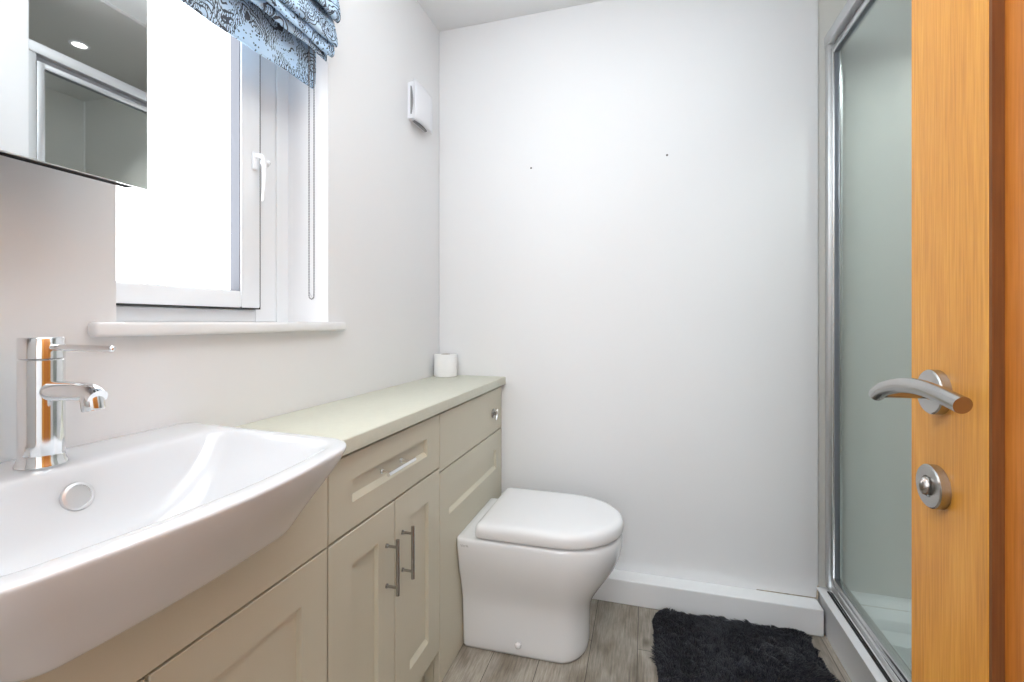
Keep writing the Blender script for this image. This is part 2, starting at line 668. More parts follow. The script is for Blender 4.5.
def shaker(bm, y0, y1, z0, z1, xf, th=0.02, rec=None, depth=0.009, cham=0.012):
    """cabinet front in the plane x = xf facing +x, with one recessed panel. rec = (y0,y1,z0,z1) opening."""
    xb = xf - th
    e = 0.0014
    ry0, ry1, rz0, rz1 = rec if rec else (None,) * 4

    def rect(x, a, b, c, d):
        return [bm.verts.new((x, a, c)), bm.verts.new((x, b, c)), bm.verts.new((x, b, d)), bm.verts.new((x, a, d))]
    back = rect(xb, y0, y1, z0, z1)
    side = rect(xf - e, y0, y1, z0, z1)
    front = rect(xf, y0 + e, y1 - e, z0 + e, z1 - e)

    def join(a, b):
        for i in range(4):
            bm.faces.new((a[i], a[(i + 1) % 4], b[(i + 1) % 4], b[i]))
    bm.faces.new(list(reversed(back)))
    join(back, side)
    join(side, front)
    if rec:
        o1 = rect(xf, ry0, ry1, rz0, rz1)
        c = cham * 0.2
        o2 = rect(xf - depth, ry0 + c, ry1 - c, rz0 + cham, rz1 - c)
        join(front, o1)
        join(o1, o2)
        bm.faces.new(o2)
    else:
        bm.faces.new(front)
    return bm


# ------------------------------------------------------------------ room measurements (metres)
WL = -0.89      # left wall
WB = 1.90       # back wall
XR = 0.602      # right wall / shower opening plane
YS = 1.100      # near jamb of the shower opening
CH = 2.40       # ceiling height
XS = 1.66       # far wall of the shower
YF = -0.08      # front wall (with the doorway the camera stands in)
WX = -0.577     # worktop front edge
FX = -0.589     # cabinet fronts

# ------------------------------------------------------------------ structure
struct('floor', B_(WL - 0.02, XR + 0.02, -1.75, WB + 0.02, -0.05, 0), 'floor')
bm = bmesh.new()
box(bm, WL - 0.25, XS + 0.12, -1.75, WB + 0.12, CH, CH + 0.08)
struct('ceiling', bm, 'ceiling')

# left wall with the window opening
WY0, WY1, WZ0, WZ1 = 0.582, 1.144, 1.07, 2.10
bm = bmesh.new()
WQ = 0.36      # the window frame runs on behind the plaster of the near reveal
box(bm, WL - 0.10, WL, -0.2, WY0, 0, CH)
box(bm, WL - 0.20, WL - 0.10, -0.2, WQ, 0, CH)
box(bm, WL - 0.20, WL, WY1, WB + 0.12, 0, CH)
box(bm, WL - 0.10, WL, WY0, WY1, 0, WZ0)
box(bm, WL - 0.10, WL, WY0, WY1, WZ1, CH)
box(bm, WL - 0.20, WL - 0.10, WQ, WY1, 0, WZ0)
box(bm, WL - 0.20, WL - 0.10, WQ, WY1, WZ1, CH)
struct('wall_left', bm, 'wall')
struct('wall_back', B_(WL, XR, WB, WB + 0.12, 0, CH, bev=0.003), 'wall')
struct('wall_right', B_(XR, XR + 0.1, YF - 0.1, YS, 0, CH, bev=0.003), 'wall')
bm = bmesh.new()
box(bm, WL, -0.45, YF - 0.1, YF, 0, CH)
box(bm, 0.39, XR, YF - 0.1, YF, 0, CH)
box(bm, -0.45, 0.39, YF - 0.1, YF, 2.03, CH)
struct('wall_front', bm, 'wall')
bm = bmesh.new()
box(bm, WL - 0.05, WL, -1.75, YF - 0.1, 0, CH)
box(bm, XR, XR + 0.05, -1.75, YF - 0.1, 0, CH)
box(bm, WL, XR, -1.8, -1.75, 0, CH)
struct('wall_hall', bm, 'wall')
bm = bmesh.new()
box(bm, -0.45, -0.42, YF - 0.1, YF + 0.0, 0, 2.03)
box(bm, 0.375, 0.39, YF - 0.1, YF + 0.0, 0, 2.03)
box(bm, -0.45, 0.39, YF - 0.1, YF + 0.0, 2.0, 2.03)
struct('trim_1', bm, 'oak')

# shower alcove lining
bm = bmesh.new()
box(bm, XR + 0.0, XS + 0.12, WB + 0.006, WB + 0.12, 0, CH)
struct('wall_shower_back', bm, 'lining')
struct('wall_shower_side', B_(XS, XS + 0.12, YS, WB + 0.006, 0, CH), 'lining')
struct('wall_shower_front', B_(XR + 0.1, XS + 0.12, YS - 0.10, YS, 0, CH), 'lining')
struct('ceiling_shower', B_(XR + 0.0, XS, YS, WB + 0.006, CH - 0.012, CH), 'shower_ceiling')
bm = bmesh.new()
box(bm, XS - 0.005, XS, WB, WB + 0.006, 0.14, CH - 0.012)
struct('trim_2', bm, 'sealant')

# boxed white skirting along the back wall
struct('baseboard_back', B_(FX + 0.003, 0.596, WB - 0.073, WB, 0, 0.094, bev=0.004), 'trim')
struct('baseboard_right', B_(XR - 0.02, XR, YF, YS - 0.03, 0, 0.094, bev=0.004), 'trim')
# stained sealant line where the skirting meets the wall near the shower
bm = bmesh.new()
tube(bm, spline([(0.40, WB - 0.0005, 0.0940), (0.45, WB - 0.001, 0.0945), (0.52, WB - 0.001, 0.0945), (0.598, WB - 0.002, 0.0955)], 4), 0.0018, 6)
tube(bm, [(0.597, WB - 0.003, 0.097), (0.6, WB - 0.003, 0.14)], 0.0035, 6)
struct('trim_3', bm, 'grime')

# ------------------------------------------------------------------ window
XG = -1.052
win = bpy.data.objects.new('window_1', None)
C.objects.link(win)
win.location = (XG, 0.86, WZ0)
win['kind'] = 'structure'


def frame_yz(bm, x0, x1, y0, y1, z0, z1, wl, wr, wb, wt, bev=0.003):
    box(bm, x0, x1, y0, y0 + wl, z0, z1, bev)
    box(bm, x0, x1, y1 - wr, y1, z0, z1, bev)
    box(bm, x0, x1, y0 + wl - 0.001, y1 - wr + 0.001, z0, z0 + wb, bev)
    box(bm, x0, x1, y0 + wl - 0.001, y1 - wr + 0.001, z1 - wt, z1, bev)


bm = bmesh.new()
frame_yz(bm, XG - 0.02, -1.036, WQ, WY1, 1.091, WZ1, 0.09, 0.118, 0.034, 0.06)
box(bm, -1.036, -1.031, WY1 - 0.045, WY1, 1.091, WZ1, 0.001)
obj('window_frame', bm, 'upvc', win)
bm = bmesh.new()
frame_yz(bm, XG - 0.012, -1.016, WQ + 0.093, 1.0245, 1.128, WZ1 - 0.063, 0.066, 0.062, 0.044, 0.06, 0.005)
sash = obj('window_sash', bm, 'upvc', win, smooth='auto')
bm = bmesh.new()
frame_yz(bm, XG - 0.016, -1.0185, WQ + 0.091, 1.0268, 1.1255, WZ1 - 0.06, 0.006, 0.006, 0.006, 0.006, 0)
obj('seal', bm, 'darkgap', win)
bm = bmesh.new()
frame_yz(bm, XG - 0.006, -1.021, WQ + 0.158, 0.9635, 1.1715, WZ1 - 0.122, 0.003, 0.003, 0.0015, 0.003, 0)
obj('glazing_bead', bm, 'gasket', win)
obj('pane', B_(XG - 0.006, XG, WQ + 0.15, 0.97, 1.165, WZ1 - 0.115), 'pane', win)
# outer side of the wall behind the frame is closed by the frame itself; handle on the sash
hd = obj('window_handle', B_(-1.0165, -1.008, 0.994, 1.012, 1.503, 1.550, bev=0.003), 'upvc', win, smooth='auto')
bm = bmesh.new()
tube(bm, spline([(-1.010, 1.004, 1.540), (-0.992, 1.005, 1.537), (-0.983, 1.005, 1.515), (-0.982, 1.003, 1.460), (-0.986, 1.002, 1.415)], 6), 0.006, 12,
     rs=[0.0070 - 0.0030 * i / 24 for i in range(25)])
obj('lever', bm, 'upvc', hd, smooth='auto')
bm = lathe(bmesh.new(), (-0.994, 1.009, 1.524), (0.25, 1, 0), [(0, -0.002), (0.009, -0.002), (0.009, 0.016), (0.006, 0.018), (0, 0.018)], 18)
obj('key_barrel', bm, 'upvc', hd, smooth='auto')
bm = lathe(bmesh.new(), (-0.9895, 1.0265, 1.525), (0.25, 1, 0), [(0.004, 0), (0.004, 0.002), (0, 0.002)], 10)
obj('keyhole', bm, 'grille', hd)
# sill
bm = B_(-1.036, WL + 0.022, WY0 + 0.0005, WY1 - 0.0005, 1.068, 1.091)
box(bm, WL + 0.0005, WL + 0.024, 0.537, 1.198, 1.066, 1.0912, bev=0.006, seg=3)
struct('window_2', bm, 'trim', smooth='auto').name = 'trim_4'

# ------------------------------------------------------------------ roman blind
bl = thing('roman_blind', 'pale blue roman blind with black floral print, pulled up over the window', 'blind', (-0.87, 0.85, 2.12))


def sheet(pts, y0, y1, u0=0.0, th=0.0, nseg=28, wob=0.0, seed=0):
    """a cloth sheet: profile in (x,z) extruded along Y with a UV in metres"""
    bm = bmesh.new()
    uvl = bm.loops.layers.uv.new('UVMap')
    P = spline([(x, 0, z) for x, z in pts], 6)
    rnd = random.Random(seed)
    ph = [rnd.uniform(0, 6.28) for _ in range(3)]
    L = [0.0]
    for a, b in zip(P, P[1:]):
        L.append(L[-1] + (b - a).length)
    V = []
    for j in range(nseg + 1):
        y = y0 + (y1 - y0) * j / nseg
        row = []
        for i, p in enumerate(P):
            w_ = wob * (math.sin(y * 21 + ph[0] + i * 0.15) + 0.6 * math.sin(y * 47 + ph[1]))
            row.append(bm.verts.new((p.x + w_, y, p.z + w_ * 0.5)))
        V.append(row)
    for j in range(nseg):
        for i in range(len(P) - 1):
            f = bm.faces.new((V[j][i], V[j + 1][i], V[j + 1][i + 1], V[j][i + 1]))
            ys = [y0 + (y1 - y0) * j / nseg, y0 + (y1 - y0) * (j + 1) / nseg]
            for lp, (yy, ii) in zip(f.loops, ((ys[0], i), (ys[1], i), (ys[1], i + 1), (ys[0], i + 1))):
                lp[uvl].uv = (yy, u0 + L[ii])
    return bm


def cloth(name, pts, y0, y1, u0, wob, seed, th=0.0018):
    bmx = sheet(pts, y0, y1, u0, wob=wob, seed=seed)
    if name == 'hem_flap':
        for v in bmx.verts:
            v.co.z -= (y1 - v.co.y) * 0.03
    o = obj(name, bmx, 'fabric', bl, smooth=True)
    s = o.modifiers.new('solid', 'SOLIDIFY')
    s.thickness = th
    s.offset = 0
    return o


BY0, BY1 = 0.600, 1.108
cloth('hem_flap', [(-0.905, 2.05), (-0.903, 1.95), (-0.902, 1.85), (-0.903, 1.795), (-0.905, 1.762), (-0.909, 1.757), (-0.912, 1.764), (-0.911, 1.80)], BY0, BY1 - 0.004, 0.0, 0.0012, 1)
folds = [
    ([(-0.899, 2.02), (-0.889, 1.93), (-0.876, 1.868), (-0.866, 1.840), (-0.857, 1.832), (-0.852, 1.842), (-0.860, 1.885), (-0.874, 1.945), (-0.882, 2.02)], 0.22, 3),
    ([(-0.882, 2.04), (-0.868, 1.950), (-0.853, 1.880), (-0.843, 1.850), (-0.835, 1.843), (-0.829, 1.853), (-0.838, 1.90), (-0.858, 1.965), (-0.868, 2.04)], 0.47, 5),
    ([(-0.868, 2.06), (-0.853, 1.970), (-0.838, 1.905), (-0.829, 1.874), (-0.821, 1.868), (-0.815, 1.878), (-0.824, 1.925), (-0.845, 1.985), (-0.856, 2.06)], 0.75, 8),
    ([(-0.856, 2.09), (-0.842, 2.015), (-0.829, 1.965), (-0.820, 1.943), (-0.810, 1.938), (-0.804, 1.950), (-0.812, 1.995), (-0.830, 2.05), (-0.845, 2.11)], 1.03, 11),
    ([(-0.845, 2.13), (-0.828, 2.08), (-0.810, 2.045), (-0.800, 2.035), (-0.793, 2.045), (-0.800, 2.09), (-0.815, 2.14), (-0.838, 2.19)], 1.31, 13),
]
for pts, u0, sd in folds:
    pts = [(x - 0.018 * min(1, (x + 0.905) / 0.08), z) for x, z in pts]
    cloth('fold', pts, BY0, BY1 + 0.002 * (sd % 3), u0, 0.0022, sd)
cloth('top_panel', [(-0.850, 2.10), (-0.852, 2.15), (-0.855, 2.20), (-0.858, 2.245)], BY0, BY1, 1.6, 0.0005, 4)
obj('headrail', B_(WL + 0.001, -0.856, BY0, BY1, 2.19, 2.245, bev=0.003), 'plastic', bl)
# bead chain loop
bm = bmesh.new()
cy0, cy1, cx = 1.076, 1.096, -0.900
path = [(cx, cy0, 2.2 - 0.0045 * i) for i in range(231)]
zb = path[-1][2]
cym = (cy0 + cy1) / 2
path += [(cx, cym - (cy1 - cy0) / 2 * math.cos(a), zb - 0.0095 * math.sin(a)) for a in (0.5, 1.0, 1.57, 2.14, 2.64)]
path += [(cx, cy1, zb + 0.0045 * i) for i in range(231)]
for p in path:
    bmesh.ops.create_icosphere(bm, subdivisions=1, radius=0.0024, matrix=Matrix.Translation(p))
tube(bm, path[::6] + [path[-1]], 0.0005, 5)
obj('bead_chain', bm, 'chain', bl, smooth=True)

# ------------------------------------------------------------------ mirror
mr = thing('wall_mirror', 'frameless wall mirror above the basin with a dark lower edge', 'mirror', (WL, 0.30, 1.319))
MX = -0.755
obj('mirror_glass', B_(MX - 0.0045, MX, -0.06, 0.538, 1.301, 2.00), 'mirror', mr)
bm = bmesh.new()
frame_yz(bm, MX - 0.0048, MX - 0.0003, -0.0606, 0.5388, 1.3002, 2.0006, 0.0008, 0.0010, 0.0010, 0.0008, 0)
obj('polished_edge', bm, 'mirror_edge', mr)
obj('frame', B_(MX - 0.022, MX - 0.005, -0.048, 0.523, 1.3003, 1.99), 'mirror_frame', mr)
obj('mounting_box', B_(WL + 0.001, MX - 0.022, 0.0, 0.40, 1.40, 1.90), 'plastic', mr)

# ------------------------------------------------------------------ vent on the left wall
vt = thing('extractor_vent', 'small white square vent cover high on the left wall by the corner', 'vent', (WL, 1.67, 1.952))
bm = B_(WL, WL + 0.012, 1.612, 1.752, 1.886, 2.026, bev=0.002)
box(bm, WL + 0.012, WL + 0.026, 1.612, 1.616, 1.886, 2.026, bev=0.001)
box(bm, WL + 0.012, WL + 0.026, 1.748, 1.752, 1.886, 2.026, bev=0.001)
obj('backplate', bm, 'plastic', vt)
bm = bmesh.new()
n = 10
V = []
for i in range(n + 1):
    for j in range(n + 1):
        y = 1.604 + 0.150 * i / n
        z = 1.878 + 0.152 * j / n
        u, v = 2 * i / n - 1, 2 * j / n - 1
        V.append(bm.verts.new((WL + 0.030 + 0.008 * (1 - u * u) * (1 - 0.3 * v * v) + 0.004 * (1 - v * v), y, z)))
for i in range(n):
    for j in range(n):
        a = i * (n + 1) + j
        bm.faces.new((V[a], V[a + 1], V[a + n + 2], V[a + n + 1]))
o = obj('cover', bm, 'plastic', vt, smooth=True)
s = o.modifiers.new('s', 'SOLIDIFY')
s.thickness = 0.005
s.offset = -1
bm = bmesh.new()
# curved grey slots on the near side and underneath
a = [(WL + 0.012, 0), (WL + 0.027, 0.0)]
Q = []
for k in range(11):
    t = k / 10
    z = 1.900 + 0.108 * t
    x = WL + 0.020 + 0.007 * math.sin(PI * t)
    Q.append((bm.verts.new((WL + 0.016, 1.6075, z)), bm.verts.new((x, 1.6075, z))))
for p, q in zip(Q, Q[1:]):
    bm.faces.new((p[0], q[0], q[1], p[1]))
Q = []
for k in range(11):
    t = k / 10
    y = 1.628 + 0.108 * t
    x = WL + 0.022 + 0.006 * math.sin(PI * t)
    Q.append((bm.verts.new((WL + 0.013, y, 1.8815)), bm.verts.new((x, y, 1.8815))))
for p, q in zip(Q, Q[1:]):
    bm.faces.new((p[0], q[0], q[1], p[1]))
o = obj('grille', bm, 'grille', vt)
s = o.modifiers.new('s', 'SOLIDIFY')
s.thickness = 0.003
s.offset = 0
bm = bmesh.new()
box(bm, WL + 0.012, WL + 0.029, 1.609, 1.747, 1.884, 1.889)
box(bm, WL + 0.012, WL + 0.029, 1.609, 1.747, 2.019, 2.025)
box(bm, WL + 0.012, WL + 0.029, 1.6085, 1.612, 1.884, 2.025)
obj('rim', bm, 'plastic', vt)

# nail holes in the back wall
for (x, z, lb) in ((-0.464, 1.745, 'tiny dark nail hole in the back wall, nearer the window'), (0.084, 1.745, 'tiny dark nail hole in the back wall, nearer the shower')):
    t = obj('nail_hole', lathe(bmesh.new(), (x, WB, z), (0, -1, 0), [(0.0042, 0), (0.0032, 0.0012), (0.0012, 0.0008), (0, 0.0004)], 12), 'hole')
    tag(t, lb, 'nail hole', 'nail holes in the back wall')

# ------------------------------------------------------------------ cabinets
PZ = 0.112      # underside of the doors
DT = 0.6525     # top of the doors
FT = 0.8150     # top of the fronts
UY = (0.08, 0.757, 1.2605, 1.878)


def bar_handle(parent, p0, p1, r=0.0046, stand=0.030, m='gunmetal', name='bar_handle'):
    p0, p1 = Vector(p0), Vector(p1)
    d = (p1 - p0).normalized()
    bm = bmesh.new()
    cyl(bm, p0, p1, r, n=20)
    for q in (p0 + d * 0.018, p1 - d * 0.018):
        cyl(bm, q, Vector((FX - 0.001, q.y, q.z)), r * 0.72, n=14)
        cyl(bm, Vector((FX + 0.003, q.y, q.z)), Vector((FX, q.y, q.z)), r * 1.2, n=14)
    return obj(name, bm, m, parent, smooth='auto')


def carcass(y0, y1, to_floor=False):
    bm = bmesh.new()
    z0 = PZ
    box(bm, WL + 0.002, FX - 0.021, y0 + 0.0005, y0 + 0.018, z0, FT)
    box(bm, WL + 0.002, FX - 0.021, y1 - 0.018, y1 - 0.0005, z0, FT)
    box(bm, WL + 0.002, FX - 0.021, y0 + 0.018, y1 - 0.018, z0, z0 + 0.018)
    box(bm, WL + 0.002, WL + 0.012, y0 + 0.018, y1 - 0.018, z0, FT)
    return bm


# basin unit
u1 = thing('basin_cabinet', 'greige double-door cabinet beneath the white basin', 'cabinet', (-0.74, 0.42, 0))
obj('carcass', carcass(UY[0], UY[1]), 'carcass', u1)
obj('plinth', B_(WL + 0.002, FX - 0.05, UY[0], UY[1], 0, PZ), 'cab', u1)
bm = prism_x(bmesh.new(), [(UY[0] + 0.0015, DT + 0.005), (UY[1] - 0.0020, DT + 0.005), (UY[1] - 0.0020, FT), (0.640, FT), (0.603, 0.764), (0.260, 0.764), (0.222, FT), (UY[0] + 0.0015, FT)], FX - 0.02, FX)
obj('fascia', bm, 'cab', u1)
mid = 0.4205
for a, b in ((UY[0] + 0.0015, mid - 0.0025), (mid + 0.0025, UY[1] - 0.0020)):
    obj('door', shaker(bmesh.new(), a, b, PZ, DT, FX, rec=(a + 0.07, b - 0.07, PZ + 0.07, DT - 0.07)), 'cab', u1)

# drawer unit
u2 = thing('drawer_cabinet', 'greige cabinet with one drawer over two doors, between basin and toilet', 'cabinet', (-0.74, 1.009, 0))
obj('carcass', carcass(UY[1], UY[2]), 'carcass', u2)
obj('plinth', B_(WL + 0.002, FX - 0.05, UY[1], UY[2], 0, PZ), 'cab', u2)
dr = obj('drawer', shaker(bmesh.new(), UY[1] + 0.0020, UY[2] - 0.0014, DT + 0.005, FT, FX, rec=(0.834, 1.180, 0.713, 0.762)), 'cab', u2)
h = bar_handle(dr, (-0.559, 0.925, 0.744), (-0.559, 1.050, 0.744), m='chrome')
h['label'] = 'bright chrome bar handle'
md = 1.0055
for a, b, hy in ((UY[1] + 0.0020, md - 0.0018, 0.966), (md + 0.0018, UY[2] - 0.0014, 1.040)):
    d = obj('door', shaker(bmesh.new(), a, b, PZ, DT, FX, rec=(a + 0.072, b - 0.072, PZ + 0.07, DT - 0.07)), 'cab', u2)
    bar_handle(d, (-0.559, hy, 0.578), (-0.559, hy, 0.447))

# cistern unit (reaches the floor)
u3 = thing('cistern_cabinet', 'greige cistern housing behind the toilet with a chrome flush lever', 'cabinet', (-0.74, 1.57, 0))
obj('side_panel', B_(WL + 0.002, FX - 0.0215, UY[2] + 0.0005, UY[2] + 0.018, 0, FT), 'cab', u3)
obj('side_panel', B_(WL + 0.002, FX - 0.0215, UY[3] - 0.018, UY[3], 0, FT), 'cab', u3)
obj('top_panel', shaker(bmesh.new(), UY[2] + 0.0012, UY[3], 0.6425, FT, FX, rec=None), 'cab', u3)
obj('lower_panel', shaker(bmesh.new(), UY[2] + 0.0012, UY[3], 0.003, 0.638, FX, rec=(1.330, 1.806, 0.488, 0.566)), 'cab', u3)
obj('filler_strip', B_(WL + 0.002, FX - 0.008, UY[3] + 0.001, WB - 0.001, 0.0, FT), 'cab', u3)
fl = obj('flush_lever', lathe(bmesh.new(), (FX, 1.764, 0.722), (1, 0, 0), [(0.019, 0), (0.019, 0.003), (0.015, 0.006), (0.007, 0.008), (0.007, 0.012), (0.009, 0.014), (0.009, 0.019), (0, 0.020)], 28), 'gunmetal', u3, smooth='auto')
fl['label'] = 'small chrome flush lever'
bm = tube(bmesh.new(), spline([(FX + 0.015, 1.764, 0.722), (FX + 0.018, 1.756, 0.712), (FX + 0.018, 1.748, 0.699)], 5), 0.0042, 12)
tube(bm, [(FX + 0.015, 1.764, 0.722), (FX + 0.016, 1.772, 0.738)], 0.004, 12)
obj('crank', bm, 'chrome', fl, smooth='auto')

# worktop, notched for the basin
bm = prism_z(bmesh.new(), [(WL + 0.001, UY[0]), (WX, UY[0]), (WX, 0.21), (-0.80, 0.21), (-0.80, 0.655), (WX, 0.655), (WX, WB - 0.001), (WL + 0.001, WB - 0.001)], 0.8245, 0.8555, bev=0.0035)
wt = obj('worktop', bm, 'worktop', smooth='auto')
tag(wt, 'long sage-green worktop running from the basin to the back wall', 'worktop')

# ------------------------------------------------------------------ basin
yc = 0.432
bs = thing('wash_basin', 'wide white ceramic semi-recessed basin set into the worktop', 'basin', (-0.70, yc, 0.775))


def bo(xb, xf, hb, hf, rf, z, bow=0.018, rb=0.02, na=6):
    return outline(xb, xf, hb, hf, rb, rf, rf, bow, z, yc, na=na, ne=6)


rings = [
    bo(-0.780, -0.545, 0.150, 0.150, 0.03, 0.7660, 0.004),
    bo(-0.795, -0.526, 0.168, 0.168, 0.04, 0.7670, 0.006),
    bo(-0.800, -0.519, 0.177, 0.175, 0.045, 0.7715, 0.008),
    bo(-0.815, -0.508, 0.188, 0.186, 0.052, 0.7900, 0.010),
    bo(-0.840, -0.489, 0.215, 0.208, 0.062, 0.8230, 0.014),
    bo(-0.878, -0.469, 0.250, 0.235, 0.070, 0.8560, 0.018),
    bo(-0.888, -0.459, 0.272, 0.249, 0.077, 0.8770, 0.020),
    bo(-0.889, -0.4555, 0.276, 0.2525, 0.078, 0.8855, 0.020),
    bo(-0.8885, -0.4560, 0.2755, 0.2520, 0.077, 0.8890, 0.020, 0.018),
    bo(-0.886, -0.460, 0.271, 0.248, 0.073, 0.8912, 0.019, 0.018),
    bo(-0.800, -0.476, 0.254, 0.235, 0.060, 0.8915, 0.018, 0.02),
    bo(-0.772, -0.485, 0.243, 0.224, 0.055, 0.8900, 0.017, 0.03),
    bo(-0.765, -0.491, 0.236, 0.217, 0.054, 0.8840, 0.016, 0.028),
    bo(-0.755, -0.503, 0.220, 0.205, 0.056, 0.8640, 0.014, 0.030),
    bo(-0.742, -0.513, 0.190, 0.185, 0.060, 0.8350, 0.011, 0.034),
    bo(-0.722, -0.528, 0.150, 0.150, 0.055, 0.8050, 0.008, 0.055),
    bo(-0.700, -0.545, 0.110, 0.110, 0.050, 0.7880, 0.005, 0.05),
    bo(-0.665, -0.580, 0.050, 0.050, 0.030, 0.7830, 0.002, 0.03),
]
bm = loft(bmesh.new(), rings)
obj('bowl', bm, 'basin_ceramic', bs, smooth=True, sub=2)
nv = Vector((0.94, 0, 0.34)).normalized()
bm = lathe(bmesh.new(), Vector((-0.7485, 0.441, 0.8515)), nv, [(0.0, -0.004), (0.0185, -0.004), (0.0195, 0.001), (0.0185, 0.0035), (0.015, 0.0045), (0.0145, 0.003), (0.008, 0.0034), (0, 0.0036)], 36)
obj('overflow_cover', bm, 'steelcap', bs, smooth='auto')
bm = lathe(bmesh.new(), (-0.622, yc, 0.7845), (0, 0, 1), [(0.031, 0), (0.031, 0.003), (0.026, 0.005), (0, 0.007)], 32)
obj('waste_plug', bm, 'chrome', bs, smooth='auto')

# ------------------------------------------------------------------ tap
TX, TY, TZ = -0.811, 0.436, 0.8910
tp = thing('mixer_tap', 'chrome pillar mixer tap on the basin deck with a thin pin lever', 'tap', (TX, TY, TZ))
bm = lathe(bmesh.new(), (TX, TY, TZ), (0, 0, 1), [(0, 0), (0.0268, 0), (0.0278, 0.002), (0.0270, 0.005), (0.0250, 0.009), (0.0242, 0.018), (0.0242, 0.1470), (0.0232, 0.1480), (0, 0.1480)], 48)
obj('body', bm, 'chrome', tp, smooth='auto')
bm = lathe(bmesh.new(), (TX, TY, TZ + 0.1487), (0, 0, 1), [(0, 0), (0.0228, 0), (0.0242, 0.001), (0.0242, 0.0285), (0.0232, 0.0298), (0, 0.0300)], 48)
cart = obj('head', bm, 'chrome', tp, smooth='auto')
bm = lathe(bmesh.new(), (TX + 0.018, TY, TZ + 0.165), (1, 0.03, -0.008), [(0, 0), (0.0046, 0), (0.0046, 0.112), (0.0040, 0.1150), (0.0022, 0.1168), (0, 0.1172)], 20)
obj('lever_pin', bm, 'chrome', cart, smooth='auto')
bm = tube(bmesh.new(), spline([(TX + 0.010, TY, TZ + 0.1035), (TX + 0.050, TY + 0.001, TZ + 0.1055), (TX + 0.078, TY + 0.002, TZ + 0.1055), (TX + 0.094, TY + 0.003, TZ + 0.1035), (TX + 0.106, TY + 0.003, TZ + 0.098)], 6),
          0.0125, 28, rs=[0.0138 - 0.0022 * i / 24 for i in range(25)])
sp = obj('spout', bm, 'chrome', tp, smooth='auto')
bm = lathe(bmesh.new(), (TX + 0.094, TY + 0.003, TZ + 0.1020), (0.22, 0, -1), [(0.0125, 0), (0.0128, 0.002), (0.0128, 0.020), (0.0118, 0.0215), (0.0095, 0.0215), (0.0090, 0.017), (0, 0.017)], 28)
obj('aerator', bm, 'chrome', sp, smooth='auto')

# ------------------------------------------------------------------ toilet roll
tr_ = thing('toilet_roll', 'white toilet roll standing upright on the worktop in the corner', 'toilet roll', (-0.832, 1.842, 0.8555))
bm = lathe(bmesh.new(), (-0.832, 1.842, 0.8555), (0, 0, 1), [(0.020, 0.0), (0.047, 0.0), (0.0495, 0.002), (0.0495, 0.094), (0.048, 0.096), (0.021, 0.096), (0.020, 0.095), (0.020, 0.0)], 40)
obj('paper', bm, 'paper', tr_, smooth='auto')
bm = lathe(bmesh.new(), (-0.832, 1.842, 0.8555), (0, 0, 1), [(0.0198, 0.001), (0.0198, 0.0965), (0.0185, 0.0965), (0.0185, 0.001)], 32)
obj('core', bm, 'cardboard', tr_, smooth='auto')

# ------------------------------------------------------------------ toilet
ty = 1.563
to = thing('toilet', 'white back-to-wall toilet with a closed D-shaped lid', 'toilet', (-0.38, ty, 0))


def td(xf, h, z, hb=None, rfx=None, xb=FX + 0.001):
    hb = h if hb is None else hb
    return outline(xb, xf, hb, h, 0.012, rfx if rfx else h * 1.05, h * 0.96, 0.0, z, ty, na=9, ne=3)


rings = [
    td(-0.186, 0.114, 0.000, 0.122, 0.085),
    td(-0.179, 0.118, 0.006, 0.126, 0.085),
    td(-0.179, 0.117, 0.060, 0.128, 0.085),
    td(-0.178, 0.117, 0.120, 0.131, 0.09),
    td(-0.173, 0.120, 0.160, 0.134, 0.095),
    td(-0.156, 0.130, 0.196, 0.140, 0.115),
    td(-0.124, 0.150, 0.240, 0.152, 0.15),
    td(-0.089, 0.168, 0.290, 0.168, 0.185),
    td(-0.072, 0.177, 0.335, 0.177, 0.195),
    td(-0.070, 0.178, 0.368, 0.182, 0.197),
    td(-0.072, 0.177, 0.385, 0.183, 0.196),
    td(-0.078, 0.173, 0.3915, 0.179, 0.19),
    td(-0.094, 0.160, 0.3930, 0.167, 0.18),
]
obj('pan', loft(bmesh.new(), rings), 'ceramic', to, smooth=True, sub=1)


def lidring(xb, xf, h, z):
    return outline(xb, xf, h, h, 0.016, h * 1.12, h * 0.97, 0.0, z, ty, na=9, ne=3)


obj('seat', loft(bmesh.new(), [lidring(-0.515, -0.090, 0.165, 0.3935), lidring(-0.518, -0.086, 0.168, 0.3950), lidring(-0.518, -0.086, 0.168, 0.3990), lidring(-0.515, -0.090, 0.165, 0.4000)]), 'lid', to, smooth=True, sub=1)
obj('lid', loft(bmesh.new(), [
    lidring(-0.510, -0.095, 0.160, 0.3990), lidring(-0.523, -0.076, 0.177, 0.3975), lidring(-0.526, -0.069, 0.180, 0.4000), lidring(-0.527, -0.067, 0.182, 0.4080),
    lidring(-0.526, -0.067, 0.182, 0.4250), lidring(-0.524, -0.070, 0.179, 0.4350), lidring(-0.518, -0.078, 0.171, 0.4420), lidring(-0.505, -0.092, 0.157, 0.4455), lidring(-0.46, -0.15, 0.11, 0.4465)]), 'lid', to, smooth=True, sub=1)
obj('hinge', B_(-0.545, -0.524, ty - 0.09, ty + 0.09, 0.3925, 0.4085, bev=0.004), 'lid', to, smooth='auto')
bm = lathe(bmesh.new(), (-0.395, ty - 0.1235, 0.042), (0, -1, 0.02), [(0.0, -0.004), (0.0105, -0.004), (0.0105, 0.003), (0.0085, 0.007), (0.004, 0.009), (0, 0.0095)], 24)
obj('bolt_cap', bm, 'ceramic', to, smooth=True)
tcv = bpy.data.curves.new('mark', 'FONT')
tcv.body = 'VitrA'
tcv.size = 0.012
tcv.extrude = 0.0003
tob = bpy.data.objects.new('mark_tmp', tcv)
C.objects.link(tob)
